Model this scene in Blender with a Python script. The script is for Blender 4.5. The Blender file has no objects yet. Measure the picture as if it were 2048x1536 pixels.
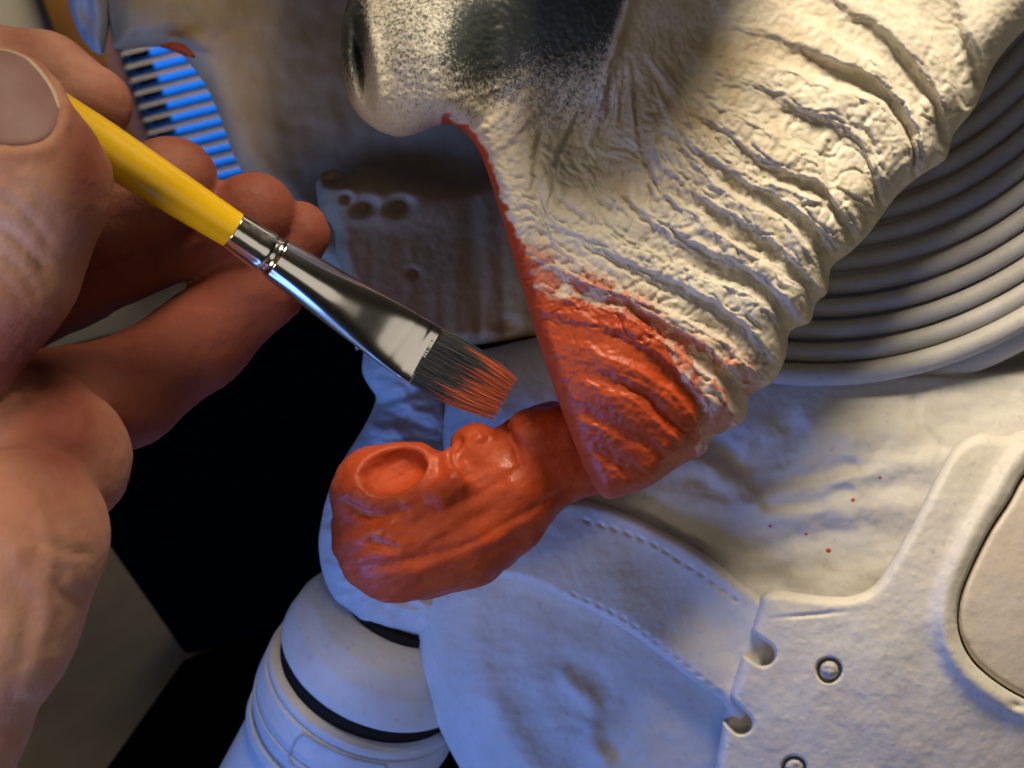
import bpy, math, random
import numpy as np
from mathutils import Matrix, Vector

random.seed(7)
S = bpy.context.scene
# ------------------------------------------------------------------ camera
# Camera frame (millimetres): x right, y up, depth d forward.  A photo pixel is px,py in 2048x1536.
F = 2300.0
UP = np.array([-0.2274, 0.9118, 0.342]); UP /= np.linalg.norm(UP)
fw = np.array([0, 0, -1.0]); YW = fw - UP * fw.dot(UP); YW /= np.linalg.norm(YW)
XW = np.cross(YW, UP)
RW = np.stack([XW, YW, UP])              # camera frame -> world axes
CAM_H = 0.250
CAM = np.array([0, 0, CAM_H])
cd = bpy.data.cameras.new("camera"); cam = bpy.data.objects.new("camera", cd)
S.collection.objects.link(cam); S.camera = cam
M4 = Matrix([list(RW[i]) + [CAM[i]] for i in range(3)] + [[0, 0, 0, 1]])
cam.matrix_world = M4
cd.sensor_width = 36.0; cd.lens = 36.0 * F / 2048
cd.clip_start = 0.01; cd.clip_end = 50
cd.dof.use_dof = True; cd.dof.focus_distance = 0.178
cd.dof.aperture_fstop = (cd.lens / 1000) / 0.0011   # 1.1 mm pupil

def Wd(p):                                # camera-frame mm -> world metres
    return (np.asarray(p, float) * 0.001) @ RW.T + CAM
def C(px, py, d):                         # pixel and depth -> camera-frame mm
    px, py, d = np.broadcast_arrays(np.asarray(px, float), np.asarray(py, float), np.asarray(d, float))
    return np.stack([(px - 1024) / F * d, -(py - 768) / F * d, -d], -1)

# ------------------------------------------------------------------ world and lamps
w = bpy.data.worlds.new("World"); S.world = w; w.use_nodes = True
bg = w.node_tree.nodes["Background"]
bg.inputs[0].default_value = (1.0, 0.82, 0.62, 1); bg.inputs[1].default_value = 0.012
S.view_settings.view_transform = 'Standard'; S.view_settings.look = 'None'
S.view_settings.exposure = 0.0; S.view_settings.gamma = 1.0

def lamp(name, pos, target, power, color, size, cone=None):
    l = bpy.data.lights.new(name, 'SPOT' if cone else 'AREA'); l.energy = power; l.color = color
    if cone: l.spot_size = math.radians(cone); l.spot_blend = 1.0; l.shadow_soft_size = size / 2
    else: l.shape = 'DISK'; l.size = size
    o = bpy.data.objects.new(name, l); S.collection.objects.link(o)
    a, b = Vector(Wd(pos)), Vector(Wd(target))
    o.location = a; o.rotation_euler = (b - a).to_track_quat('-Z', 'Y').to_euler()
    return o
lamp("desk_lamp_light", (58, 290, -25), (58, 0, -200), 7.8, (1.0, 0.84, 0.62), 0.12, 62)
lamp("monitor_light", (-185, -210, -105), (10, -40, -220), 0.64, (0.13, 0.30, 1.0), 0.20)  # blue light from an unseen source at lower left
lamp("room_light", (-130, -40, -10), (-70, -2, -135), 0.6, (1.0, 0.84, 0.66), 0.06, 46)  # added unseen fill spot for the hand and wrist
lamp("ceiling_light", (55, -42, 55), (-20, 10, -165), 0.042, (1.0, 0.90, 0.76), 0.17)  # added unseen fill behind the camera, mirrored in the ferrule
lamp("wall_lamp_light", (-250, 500, -800), (-300, 150, -1100), 0.85, (1.0, 0.86, 0.66), 0.20)  # added unseen fill for the wall, slats and desk

# ------------------------------------------------------------------ small helpers
COL = S.collection
def tag(o, label=None, cat=None, group=None, kind=None):
    if label: o['label'] = label
    if cat: o['category'] = cat
    if group: o['group'] = group
    if kind: o['kind'] = kind
    return o
def empty(name, camp, label, cat, group=None):
    o = bpy.data.objects.new(name, None); COL.objects.link(o); o.location = Wd(camp); o.empty_display_size = 0.01
    return tag(o, label, cat, group)
PAR = {}
def link(name, me, parent=None, mat=None):
    o = bpy.data.objects.new(name, me); COL.objects.link(o)
    if mat: me.materials.append(mat)
    if parent is not None:
        o.parent = parent; o.matrix_parent_inverse = Matrix.Translation(-ploc(parent))
    return o
def ploc(o):
    v = Vector(o.location)
    return v if o.parent is None else Vector((0, 0, 0)) if o.type == 'MESH' else v
def mesh_from(name, V, Fs, attrs=None, smooth=True, world=False):
    """V camera-frame mm (or world m), Fs (n,3/4) int array or list of arrays"""
    me = bpy.data.meshes.new(name)
    P = V if world else Wd(V)
    if not isinstance(Fs, list): Fs = [Fs]
    Fs = [np.asarray(f, np.int32) for f in Fs if len(f)]
    nl = sum(f.size for f in Fs); nf = sum(len(f) for f in Fs)
    me.vertices.add(len(P)); me.vertices.foreach_set("co", np.ascontiguousarray(P, np.float32).ravel())
    me.loops.add(nl); me.polygons.add(nf)
    me.loops.foreach_set("vertex_index", np.concatenate([f.ravel() for f in Fs]))
    tot = np.concatenate([np.full(len(f), f.shape[1], np.int32) for f in Fs])
    st = np.concatenate([[0], np.cumsum(tot)[:-1]]).astype(np.int32)
    me.polygons.foreach_set("loop_start", st)
    try: me.polygons.foreach_set("loop_total", tot)
    except Exception: pass
    me.update(calc_edges=True); me.validate()
    if smooth: me.polygons.foreach_set("use_smooth", np.ones(len(me.polygons), bool))
    for k, a in (attrs or {}).items():
        at = me.attributes.new(k, 'FLOAT', 'POINT'); at.data.foreach_set("value", np.ascontiguousarray(a, np.float32))
    return me

# noise
_rng = np.random.RandomState(3)
_perm = np.concatenate([_rng.permutation(256)] * 2)
_g3 = _rng.normal(size=(256, 3)); _g3 /= np.linalg.norm(_g3, axis=1)[:, None]
def noise3(x, y, z=0.0):
    x, y, z = np.broadcast_arrays(np.asarray(x, float), np.asarray(y, float), np.asarray(z, float))
    xi, yi, zi = np.floor(x).astype(int), np.floor(y).astype(int), np.floor(z).astype(int)
    xf, yf, zf = x - xi, y - yi, z - zi
    u, v, w_ = [t * t * t * (t * (t * 6 - 15) + 10) for t in (xf, yf, zf)]
    r = 0
    for a in (0, 1):
        for b in (0, 1):
            for c in (0, 1):
                g = _g3[_perm[_perm[_perm[(xi + a) & 255] + ((yi + b) & 255)] + ((zi + c) & 255)]]
                wt = (u if a else 1 - u) * (v if b else 1 - v) * (w_ if c else 1 - w_)
                r = r + wt * (g[..., 0] * (xf - a) + g[..., 1] * (yf - b) + g[..., 2] * (zf - c))
    return r * 1.6
def fbm(x, y, z=0.0, o=4, g=0.5):
    r, a = 0, 1.0
    for i in range(o):
        r = r + a * noise3(x, y, np.asarray(z) + 7.3 * i); x, y, z, a = x * 2.03, y * 2.03, np.asarray(z) * 2.03, a * g
    return r
def ridged(x, y, z=0.0, o=3):
    r, a = 0, 1.0
    for i in range(o):
        r = r + a * (1 - np.abs(noise3(x, y, np.asarray(z) + 5.1 * i)) * 2); x, y, a = x * 2.1, y * 2.1, a * 0.5
    return r
def sstep(a, b, x):
    t = np.clip((x - a) / (b - a), 0, 1); return t * t * (3 - 2 * t)
def gauss(px, py, cx, cy, rx, ry=None, ang=0):
    ry = ry or rx; c, s = math.cos(math.radians(ang)), math.sin(math.radians(ang))
    dx, dy = px - cx, py - cy
    return np.exp(-((dx * c + dy * s) / rx) ** 2 - ((-dx * s + dy * c) / ry) ** 2)
def smooth_poly(P, n=4, closed=True):
    P = np.asarray(P, float); N = len(P); out = []
    for i in range(N if closed else N - 1):
        if closed: p0, p1, p2, p3 = P[i - 1], P[i], P[(i + 1) % N], P[(i + 2) % N]
        else: p0, p1, p2, p3 = P[max(i - 1, 0)], P[i], P[i + 1], P[min(i + 2, N - 1)]
        for k in range(n):
            t = k / n
            out.append(0.5 * (2 * p1 + (p2 - p0) * t + (2 * p0 - 5 * p1 + 4 * p2 - p3) * t * t + (3 * p1 - p0 - 3 * p2 + p3) * t ** 3))
    if not closed: out.append(P[-1])
    return np.array(out)
def seg_dist2(px, py, A, B):
    d = B - A; L = max(d.dot(d), 1e-9)
    t = np.clip(((px - A[0]) * d[0] + (py - A[1]) * d[1]) / L, 0, 1)
    return (px - A[0] - t * d[0]) ** 2 + (py - A[1] - t * d[1]) ** 2
def line_dist(px, py, L):
    m = np.full(px.shape, 1e12)
    for i in range(len(L) - 1): m = np.minimum(m, seg_dist2(px, py, L[i], L[i + 1]))
    return np.sqrt(m)
def sd_poly(px, py, P):
    m = np.full(px.shape, 1e12); ins = np.zeros(px.shape, bool); N = len(P)
    for i in range(N):
        A, B = P[i], P[(i + 1) % N]
        m = np.minimum(m, seg_dist2(px, py, A, B))
        if A[1] != B[1]:
            c = (A[1] > py) != (B[1] > py)
            ins ^= c & (px < (B[0] - A[0]) * (py - A[1]) / (B[1] - A[1]) + A[0])
    return np.where(ins, -1, 1) * np.sqrt(m)

def relief(poly, depth, step=4, R=60, E=None, thick=20, Rb=None, subs=4, attrs=None, n_smooth=True):
    """closed solid with the outline POLY (px), a modelled front surface at depth(px,py) mm whose rim rolls back over
    R px by E mm, and a rounded back THICK mm behind.  Returns verts, faces, attrs."""
    P = smooth_poly(poly, subs) if n_smooth else np.asarray(poly, float)
    x0, y0 = P.min(0) - 2 * step; x1, y1 = P.max(0) + 2 * step
    xs, ys = np.arange(x0, x1 + step, step), np.arange(y0, y1 + step, step)
    X, Y = np.meshgrid(xs, ys)
    sd = sd_poly(X, Y, P)
    ins = sd < 0
    cell = ins[:-1, :-1] | ins[1:, :-1] | ins[:-1, 1:] | ins[1:, 1:]
    use = np.zeros_like(ins)
    for a in (0, 1):
        for b in (0, 1):
            use[a:a + cell.shape[0], b:b + cell.shape[1]] |= cell
    gy, gx = np.gradient(sd, step)
    gl = np.sqrt(gx * gx + gy * gy) + 1e-6
    out = use & ~ins
    X = np.where(out, X - sd * gx / gl, X); Y = np.where(out, Y - sd * gy / gl, Y)
    idx = -np.ones(ins.shape, int); idx[use] = np.arange(use.sum())
    px, py = X[use], Y[use]; s = np.where(out, 0, -sd)[use]
    dep = depth(px, py, s)
    if callable(R): R, E = R(px, py)
    if E is None: E = R * np.mean(dep) / F
    t = np.clip(1 - s / R, 0, 1); e = (1 - np.sqrt(np.maximum(1 - t * t, 0))) * E
    Rb = Rb or R
    tb = np.clip(1 - s / Rb, 0, 1); eb = np.sqrt(np.maximum(1 - tb * tb, 0)) * thick
    fr = C(px, py, dep + e)
    inn = s > 0
    bd = np.cumsum(inn) - 1 + len(px)
    bidx = np.where(inn, bd, np.arange(len(px)))
    bk = C(px, py, dep + E + eb)[inn]
    jj, ii = np.nonzero(cell)
    q = np.stack([idx[jj, ii], idx[jj + 1, ii], idx[jj + 1, ii + 1], idx[jj, ii + 1]], 1)
    qb = bidx[q][:, ::-1]
    V = np.concatenate([fr, bk])
    at = {}
    for k, fn in (attrs or {}).items():
        a = fn(px, py, s); at[k] = np.concatenate([a, a[inn]])
    return V, [q, qb], at

def surface_nets(f, org, h):
    s = f < 0
    nx, ny, nz = f.shape
    acc = np.zeros((nx - 1, ny - 1, nz - 1, 3), np.float32); cnt = np.zeros((nx - 1, ny - 1, nz - 1), np.float32)
    cr = [(a, b, c) for a in (0, 1) for b in (0, 1) for c in (0, 1)]
    def sub(A, o): return A[o[0]:o[0] + nx - 1, o[1]:o[1] + ny - 1, o[2]:o[2] + nz - 1]
    for ax in range(3):
        for o in cr:
            if o[ax]: continue
            o2 = tuple(v + (1 if i == ax else 0) for i, v in enumerate(o))
            A, B = sub(f, o), sub(f, o2); m = (A < 0) != (B < 0)
            t = np.where(m, A / np.where(m, A - B, 1), 0)
            for k in range(3): acc[..., k] += m * (o[k] + (t if k == ax else 0))
            cnt += m
    act = cnt > 0
    idx = -np.ones(act.shape, int); idx[act] = np.arange(act.sum())
    base = np.stack(np.nonzero(act), 1)
    V = (acc[act] / cnt[act][:, None] + base) * h + org
    qs = []
    for ax in range(3):
        sl = [slice(1, -1)] * 3; sl[ax] = slice(0, -1); sl2 = list(sl); sl2[ax] = slice(1, None)
        A, B = s[tuple(sl)], s[tuple(sl2)]
        I = np.stack(np.nonzero(A != B), 1)
        off = np.array([1, 1, 1]); off[ax] = 0
        I0 = I + off
        fl = A[tuple(I.T)]
        b, c = [(1, 2), (2, 0), (0, 1)][ax]
        eb, ec = np.zeros(3, int), np.zeros(3, int); eb[b] = 1; ec[c] = 1
        q = [idx[tuple((I0 - eb - ec).T)], idx[tuple((I0 - ec).T)], idx[tuple(I0.T)], idx[tuple((I0 - eb).T)]]
        q = np.stack(q, 1)
        q = np.where(fl[:, None], q, q[:, ::-1])
        qs.append(q)
    return V, np.concatenate(qs)

def smin(a, b, k):
    h = np.clip(0.5 + 0.5 * (b - a) / k, 0, 1)
    return b * (1 - h) + a * h - k * h * (1 - h)
def smax(a, b, k): return -smin(-a, -b, k)
def cone_sdf(P, a, b, ra, rb):
    ba = b - a; L = ba.dot(ba)
    pa = P - a
    t = np.clip(pa @ ba / L, 0, 1)
    t = t.astype(np.float32)
    return np.linalg.norm(pa - t[..., None] * ba, axis=-1) - (ra + (rb - ra) * t)
def chain_sdf(P, pts, k=2.0):
    """pts: (px,py,d,r_px)"""
    r = None
    for p, q in zip(pts[:-1], pts[1:]):
        f = cone_sdf(P, C(*p[:3]), C(*q[:3]), p[3] * p[2] / F, q[3] * q[2] / F)
        r = f if r is None else smin(r, f, k)
    return r
def sdf_mesh(fn, lo, hi, h):
    ax = [np.arange(lo[i], hi[i], h, dtype=np.float32) for i in range(3)]
    G = np.stack(np.meshgrid(*ax, indexing='ij'), -1)
    f = fn(G).astype(np.float32)
    for i in range(3):
        sl = [slice(None)] * 3
        for e in (0, -1):
            sl[i] = e; f[tuple(sl)] = np.maximum(f[tuple(sl)], 0.3)
    return surface_nets(f, np.array(lo), h)
def front_depth(fn, px, py, d0, n=60):
    d = np.full(np.shape(px), float(d0))
    for _ in range(n): d = d + np.clip(fn(C(px, py, d)), -1.5, 3.0) * 0.9
    return d
def vnormals(V, q):
    n = np.zeros_like(V); a = np.cross(V[q[:, 2]] - V[q[:, 0]], V[q[:, 3]] - V[q[:, 1]])
    for k in range(4): np.add.at(n, q[:, k], a)
    return n / (np.linalg.norm(n, axis=1)[:, None] + 1e-9)
def topx(V):                               # camera-frame mm -> px,py
    d = -V[:, 2]; return V[:, 0] / d * F + 1024, -V[:, 1] / d * F + 768, d

def tube(pts, wid, thk, nseg=28, side=None, power=2.0, caps=True):
    """swept (super)elliptic section along camera-frame pts; half widths wid across SIDE dir, thk along the other"""
    pts = np.asarray(pts, float); n = len(pts)
    wid = np.broadcast_to(wid, (n,)); thk = np.broadcast_to(thk, (n,)); pw = np.broadcast_to(power, (n,))
    T = np.gradient(pts, axis=0); T /= np.linalg.norm(T, axis=1)[:, None]
    V = []
    ang = np.arange(nseg) / nseg * 2 * math.pi
    for i in range(n):
        z = np.array([0, 0, 1.0]) if side is None else side
        a = np.cross(z, T[i]); a /= np.linalg.norm(a); b = np.cross(T[i], a)
        ca, sa = np.cos(ang), np.sin(ang)
        x = np.sign(ca) * np.abs(ca) ** (2 / pw[i]) * wid[i]; y = np.sign(sa) * np.abs(sa) ** (2 / pw[i]) * thk[i]
        V.append(pts[i] + x[:, None] * a + y[:, None] * b)
    V = np.concatenate(V); q = []
    for i in range(n - 1):
        for k in range(nseg):
            k2 = (k + 1) % nseg
            q.append((i * nseg + k, i * nseg + k2, (i + 1) * nseg + k2, (i + 1) * nseg + k))
    tr = []
    if caps:
        c0, c1 = len(V), len(V) + 1
        V = np.concatenate([V, pts[:1], pts[-1:]])
        for k in range(nseg):
            k2 = (k + 1) % nseg
            tr.append((c0, k2, k)); tr.append((c1, (n - 1) * nseg + k, (n - 1) * nseg + k2))
    return V, [np.array(q), np.array(tr)] if caps else [np.array(q)]

# ------------------------------------------------------------------ materials
def new_mat(name):
    m = bpy.data.materials.new(name); m.use_nodes = True
    nt = m.node_tree; b = nt.nodes["Principled BSDF"]
    return m, nt, b
def N(nt, t, **kw):
    n = nt.nodes.new(t)
    for k, v in kw.items():
        if hasattr(n, k): setattr(n, k, v)
        else: n.inputs[k].default_value = v
    return n
def noise_node(nt, scale, detail=4, rough=0.55, vec=None, dist=0.0):
    n = N(nt, 'ShaderNodeTexNoise'); n.inputs['Scale'].default_value = scale; n.inputs['Detail'].default_value = detail
    n.inputs['Roughness'].default_value = rough; n.inputs['Distortion'].default_value = dist
    nt.links.new(vec if vec else coords(nt), n.inputs['Vector']); return n
def coords(nt):
    for n in nt.nodes:
        if n.bl_idname == 'ShaderNodeTexCoord': return n.outputs['Object']
    return nt.nodes.new('ShaderNodeTexCoord').outputs['Object']
def ramp(nt, src, stops):
    r = N(nt, 'ShaderNodeValToRGB'); e = r.color_ramp.elements
    while len(e) < len(stops): e.new(0.5)
    for el, (p, c) in zip(e, stops):
        el.position = p; el.color = c if len(c) == 4 else (*c, 1)
    nt.links.new(src, r.inputs[0]); return r
def mix(nt, fac, a, b, mode='MIX'):
    m = N(nt, 'ShaderNodeMix', data_type='RGBA', blend_type=mode)
    for s, v in ((0, fac), (6, a), (7, b)):
        if hasattr(v, 'links'): nt.links.new(v, m.inputs[s])
        else: m.inputs[s].default_value = v if s == 0 else (*v, 1)
    return m.outputs[2]
def bump(nt, b, h, strength, dist, prev=None):
    n = N(nt, 'ShaderNodeBump'); n.inputs['Strength'].default_value = strength; n.inputs['Distance'].default_value = dist
    nt.links.new(h, n.inputs['Height'])
    if prev: nt.links.new(prev, n.inputs['Normal'])
    nt.links.new(n.outputs[0], b.inputs['Normal']); return n.outputs[0]
def attr(nt, name):
    return N(nt, 'ShaderNodeAttribute', attribute_name=name).outputs['Fac']
def math_(nt, op, a, b=None):
    m = N(nt, 'ShaderNodeMath', operation=op)
    for s, v in ((0, a), (1, b)):
        if v is None: continue
        if hasattr(v, 'links'): nt.links.new(v, m.inputs[s])
        else: m.inputs[s].default_value = v
    return m.outputs[0]

def primer(name, c1, c2, painted=False, dirt=True, grain=900, rough=0.55):
    m, nt, b = new_mat(name)
    n1 = noise_node(nt, 90, 6); n2 = noise_node(nt, 700, 5)
    col = mix(nt, ramp(nt, n1.outputs[0], [(0.35, (0, 0, 0)), (0.7, (1, 1, 1))]).outputs[0], c1, c2)
    if dirt:
        col = mix(nt, ramp(nt, n2.outputs[0], [(0.60, (0, 0, 0)), (0.74, (0.35, 0.35, 0.35))]).outputs[0], col, tuple(x * 0.6 for x in c2))
    rsock = None
    if painted:
        col = mix(nt, attr(nt, 'tan'), col, (0.44, 0.33, 0.17))  # tan tint standing in for brow shade on the upper cheek
        sp = noise_node(nt, 2100, 5, 0.7); so = attr(nt, 'soot')
        thr = math_(nt, 'ADD', sp.outputs[0], math_(nt, 'MULTIPLY', so, 0.55))
        spk = ramp(nt, thr, [(0.62, (0, 0, 0)), (0.84, (1, 1, 1))]).outputs[0]
        col = mix(nt, math_(nt, 'MULTIPLY', math_(nt, 'POWER', so, 1.6), 0.85), col, (0.15, 0.175, 0.175))
        col = mix(nt, spk, col, (0.045, 0.054, 0.056))
        pn = noise_node(nt, 260, 5)
        oc = mix(nt, ramp(nt, pn.outputs[0], [(0.3, (0, 0, 0)), (0.7, (1, 1, 1))]).outputs[0], ORANGE1, ORANGE2)
        pa = attr(nt, 'paint')
        col = mix(nt, pa, col, oc)
        rsock = math_(nt, 'SUBTRACT', rough, math_(nt, 'MULTIPLY', pa, 0.12))
        rsock = math_(nt, 'SUBTRACT', rsock, math_(nt, 'MULTIPLY', so, 0.12))
        nt.links.new(rsock, b.inputs['Roughness'])
    else: b.inputs['Roughness'].default_value = rough
    nt.links.new(col, b.inputs['Base Color'])
    g = noise_node(nt, grain, 4, 0.6)
    p = bump(nt, b, g.outputs[0], 0.16, 0.0005)
    g2 = noise_node(nt, 260, 3, 0.5)
    bump(nt, b, g2.outputs[0], 0.14, 0.0010, p)
    b.inputs['Specular IOR Level'].default_value = 0.35
    return m
ORANGE1 = (0.41, 0.055, 0.014); ORANGE2 = (0.51, 0.080, 0.022)
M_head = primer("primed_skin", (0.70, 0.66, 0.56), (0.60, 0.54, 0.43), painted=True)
M_body = primer("primed_body", (0.66, 0.65, 0.62), (0.57, 0.55, 0.50))
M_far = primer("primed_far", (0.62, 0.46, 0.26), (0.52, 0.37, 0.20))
M_ring = primer("primed_ring", (0.50, 0.49, 0.46), (0.41, 0.40, 0.37))
M_plate = primer("primed_plate", (0.68, 0.66, 0.60), (0.60, 0.57, 0.51))
M_panel = primer("primed_panel", (0.68, 0.61, 0.53), (0.60, 0.54, 0.46))

def paint_mat(name, c1, c2, rough, scale=260, bs=0.25):
    m, nt, b = new_mat(name)
    n1 = noise_node(nt, scale, 5)
    nt.links.new(mix(nt, ramp(nt, n1.outputs[0], [(0.3, (0, 0, 0)), (0.7, (1, 1, 1))]).outputs[0], c1, c2), b.inputs['Base Color'])
    b.inputs['Roughness'].default_value = rough
    p = bump(nt, b, noise_node(nt, 420, 4).outputs[0], bs, 0.0008)
    return m
M_orange = paint_mat("wet_orange_paint", ORANGE1, ORANGE2, 0.55, bs=0.4)
_nt = M_orange.node_tree
_nt.links.new(ramp(_nt, noise_node(_nt, 180, 4).outputs[0], [(0.38, (0.72, 0.72, 0.72)), (0.62, (0.34, 0.34, 0.34))]).outputs[0], _nt.nodes['Principled BSDF'].inputs['Roughness'])
M_orange.node_tree.nodes['Principled BSDF'].inputs['Specular IOR Level'].default_value = 0.35

def skin_mat():
    m, nt, b = new_mat("skin")
    n1 = noise_node(nt, 70, 5); n2 = noise_node(nt, 400, 3)
    col = mix(nt, ramp(nt, n1.outputs[0], [(0.35, (0, 0, 0)), (0.68, (1, 1, 1))]).outputs[0], (0.50, 0.24, 0.16), (0.56, 0.31, 0.22))
    n3 = noise_node(nt, 330, 4)
    col = mix(nt, ramp(nt, n3.outputs[0], [(0.4, (0, 0, 0)), (0.75, (0.55, 0.55, 0.55))]).outputs[0], col, (0.42, 0.15, 0.10))
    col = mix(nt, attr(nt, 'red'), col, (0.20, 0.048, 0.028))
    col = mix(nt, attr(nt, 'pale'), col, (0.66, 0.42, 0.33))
    nt.links.new(col, b.inputs['Base Color'])
    b.inputs['Roughness'].default_value = 0.68; b.inputs['Specular IOR Level'].default_value = 0.3
    b.inputs['Subsurface Weight'].default_value = 0.2
    b.inputs['Subsurface Radius'].default_value = (1, 0.35, 0.2); b.inputs['Subsurface Scale'].default_value = 0.0018
    v = N(nt, 'ShaderNodeTexVoronoi', feature='DISTANCE_TO_EDGE'); v.inputs['Scale'].default_value = 1500
    nt.links.new(coords(nt), v.inputs['Vector'])
    p = bump(nt, b, ramp(nt, v.outputs['Distance'], [(0, (0, 0, 0)), (0.12, (1, 1, 1))]).outputs[0], 0.10, 0.0003)
    bump(nt, b, n2.outputs[0], 0.35, 0.0006, p)
    return m
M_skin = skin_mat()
def flat_mat(name, c, rough=0.5, metal=0.0, ns=0, c2=None, bs=0.0, bscale=400):
    m, nt, b = new_mat(name)
    b.inputs['Base Color'].default_value = (*c, 1); b.inputs['Roughness'].default_value = rough; b.inputs['Metallic'].default_value = metal
    if ns:
        nt.links.new(mix(nt, ramp(nt, noise_node(nt, ns, 5).outputs[0], [(0.35, (0, 0, 0)), (0.7, (1, 1, 1))]).outputs[0], c, c2 or tuple(x * 0.8 for x in c)), b.inputs['Base Color'])
    if bs: bump(nt, b, noise_node(nt, bscale, 3).outputs[0], bs, 0.0005)
    return m
M_nail = flat_mat("nail", (0.30, 0.165, 0.15), 0.6, ns=160, c2=(0.24, 0.12, 0.11), bs=0.1, bscale=300)
M_nailtip = flat_mat("nail_tip", (0.62, 0.48, 0.34), 0.4)
M_yellow = flat_mat("yellow_lacquer", (0.80, 0.50, 0.008), 0.28, ns=120, c2=(0.74, 0.43, 0.006), bs=0.05)
M_metal = flat_mat("nickel", (0.82, 0.79, 0.75), 0.16, 1.0)
M_wall = flat_mat("wall_plaster", (0.60, 0.55, 0.43), 0.85, ns=15, c2=(0.55, 0.50, 0.39))
M_desk = flat_mat("desk_top", (0.34, 0.27, 0.14), 0.6, ns=40, c2=(0.28, 0.22, 0.11), bs=0.15)
M_wood = flat_mat("amber_wood", (0.30, 0.14, 0.03), 0.45, ns=30, c2=(0.24, 0.10, 0.02))
M_black = flat_mat("black_cloth", (0.005, 0.005, 0.004), 1.0, ns=200, c2=(0.003, 0.003, 0.003))
M_black.node_tree.nodes["Principled BSDF"].inputs["Specular IOR Level"].default_value = 0.0
M_slat = flat_mat("slat", (0.48, 0.46, 0.46), 0.5)
M_dark = flat_mat("dark_gap", (0.022, 0.017, 0.013), 0.9)
M_dark.node_tree.nodes["Principled BSDF"].inputs["Specular IOR Level"].default_value = 0.1
def emit_mat():
    m, nt, b = new_mat("blue_daylight")
    b.inputs['Base Color'].default_value = (0, 0, 0, 1)
    b.inputs['Emission Color'].default_value = (0.012, 0.20, 0.95, 1); b.inputs['Emission Strength'].default_value = 1.0
    return m
M_sky = emit_mat()

# ================================================================== SETTING: wall, desk, window, box
def world_box(name, lo, hi, mat, parent=None, bev=0.0):
    lo, hi = np.array(lo, float), np.array(hi, float)
    V = np.array([[(lo, hi)[i][0], (lo, hi)[j][1], (lo, hi)[k][2]] for i in (0, 1) for j in (0, 1) for k in (0, 1)])
    q = np.array([(0, 1, 3, 2), (4, 6, 7, 5), (0, 4, 5, 1), (2, 3, 7, 6), (0, 2, 6, 4), (1, 5, 7, 3)])
    me = mesh_from(name, V, q, smooth=False, world=True)
    o = link(name, me, parent, mat)
    if bev:
        b = o.modifiers.new("bevel", 'BEVEL'); b.width = bev; b.segments = 3
    return o
WY = 1.10                                  # wall distance (world y)
def on_wall(px, py, y=WY):
    d = C(px, py, 1.0) @ RW.T
    return CAM + d * (y / d[1])
def on_desk(px, py):
    d = C(px, py, 1.0) @ RW.T
    return CAM + d * (-CAM_H / d[2])
# desk: slab with its top at z=0
desk = world_box("desk", (-0.9, -0.25, -0.03), (0.9, 1.06, 0.0), M_desk, bev=0.003)
tag(desk, "dim brown desk top beneath the black box at lower left", "desk")
# window opening measured from the photograph
a = on_wall(212, 100); b_ = on_wall(560, 420)
wx0, wx1 = a[0], a[0] + 0.62
wz1, wz0 = on_wall(330, 60)[2], on_wall(480, 400)[2]
wz1 += 0.30

Vw, Qw = [], []
for lo, hi in (((-2.2, WY, -0.9), (wx0, WY + 0.1, 1.9)), ((wx1, WY, -0.9), (2.2, WY + 0.1, 1.9)),
               ((wx0, WY, -0.9), (wx1, WY + 0.1, wz0)), ((wx0, WY, wz1), (wx1, WY + 0.1, 1.9))):
    lo, hi = np.array(lo), np.array(hi); k = len(Vw)
    Vw += [[(lo, hi)[i][0], (lo, hi)[j][1], (lo, hi)[l][2]] for i in (0, 1) for j in (0, 1) for l in (0, 1)]
    Qw += [tuple(k + t for t in f) for f in [(0, 1, 3, 2), (4, 6, 7, 5), (0, 4, 5, 1), (2, 3, 7, 6), (0, 2, 6, 4), (1, 5, 7, 3)]]
wall = link("wall", mesh_from("wall", np.array(Vw), np.array(Qw), smooth=False, world=True), None, M_wall); tag(wall, kind='structure')
sky = world_box("sky", (wx0 - 1.5, WY + 0.5, wz0 - 1.0), (wx1 + 1.5, WY + 0.52, wz1 + 1.0), M_sky); tag(sky, kind='structure')
win = bpy.data.objects.new("window", None); COL.objects.link(win); win.location = ((wx0 + wx1) / 2, WY, wz0)
tag(win, "window with grey blind slats and blue daylight behind the fingertips", "window")
fl = on_wall(128, 30)[0] - on_wall(90, 30)[0]
cw = 0.034
for lo, hi in (((wx0 - cw, WY - 0.018, wz0 - cw), (wx0 + 0.003, WY + 0.06, wz1 + cw)), ((wx1 + 0.001, WY - 0.018, wz0 - cw), (wx1 + cw, WY - 0.001, wz1 + cw)),
               ((wx0, WY - 0.017, wz0 - cw), (wx1, WY - 0.001, wz0 - 0.001)), ((wx0, WY - 0.017, wz1 + 0.001), (wx1, WY - 0.001, wz1 + cw))):
    world_box("frame", lo, hi, M_wood, win, 0.002)
p0, p1 = on_wall(330, 150, WY + 0.03), on_wall(330, 178.5, WY + 0.03)
pitch = p0[2] - p1[2]
sl0 = None
n_sl = int((wz1 - wz0) / pitch)
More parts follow.
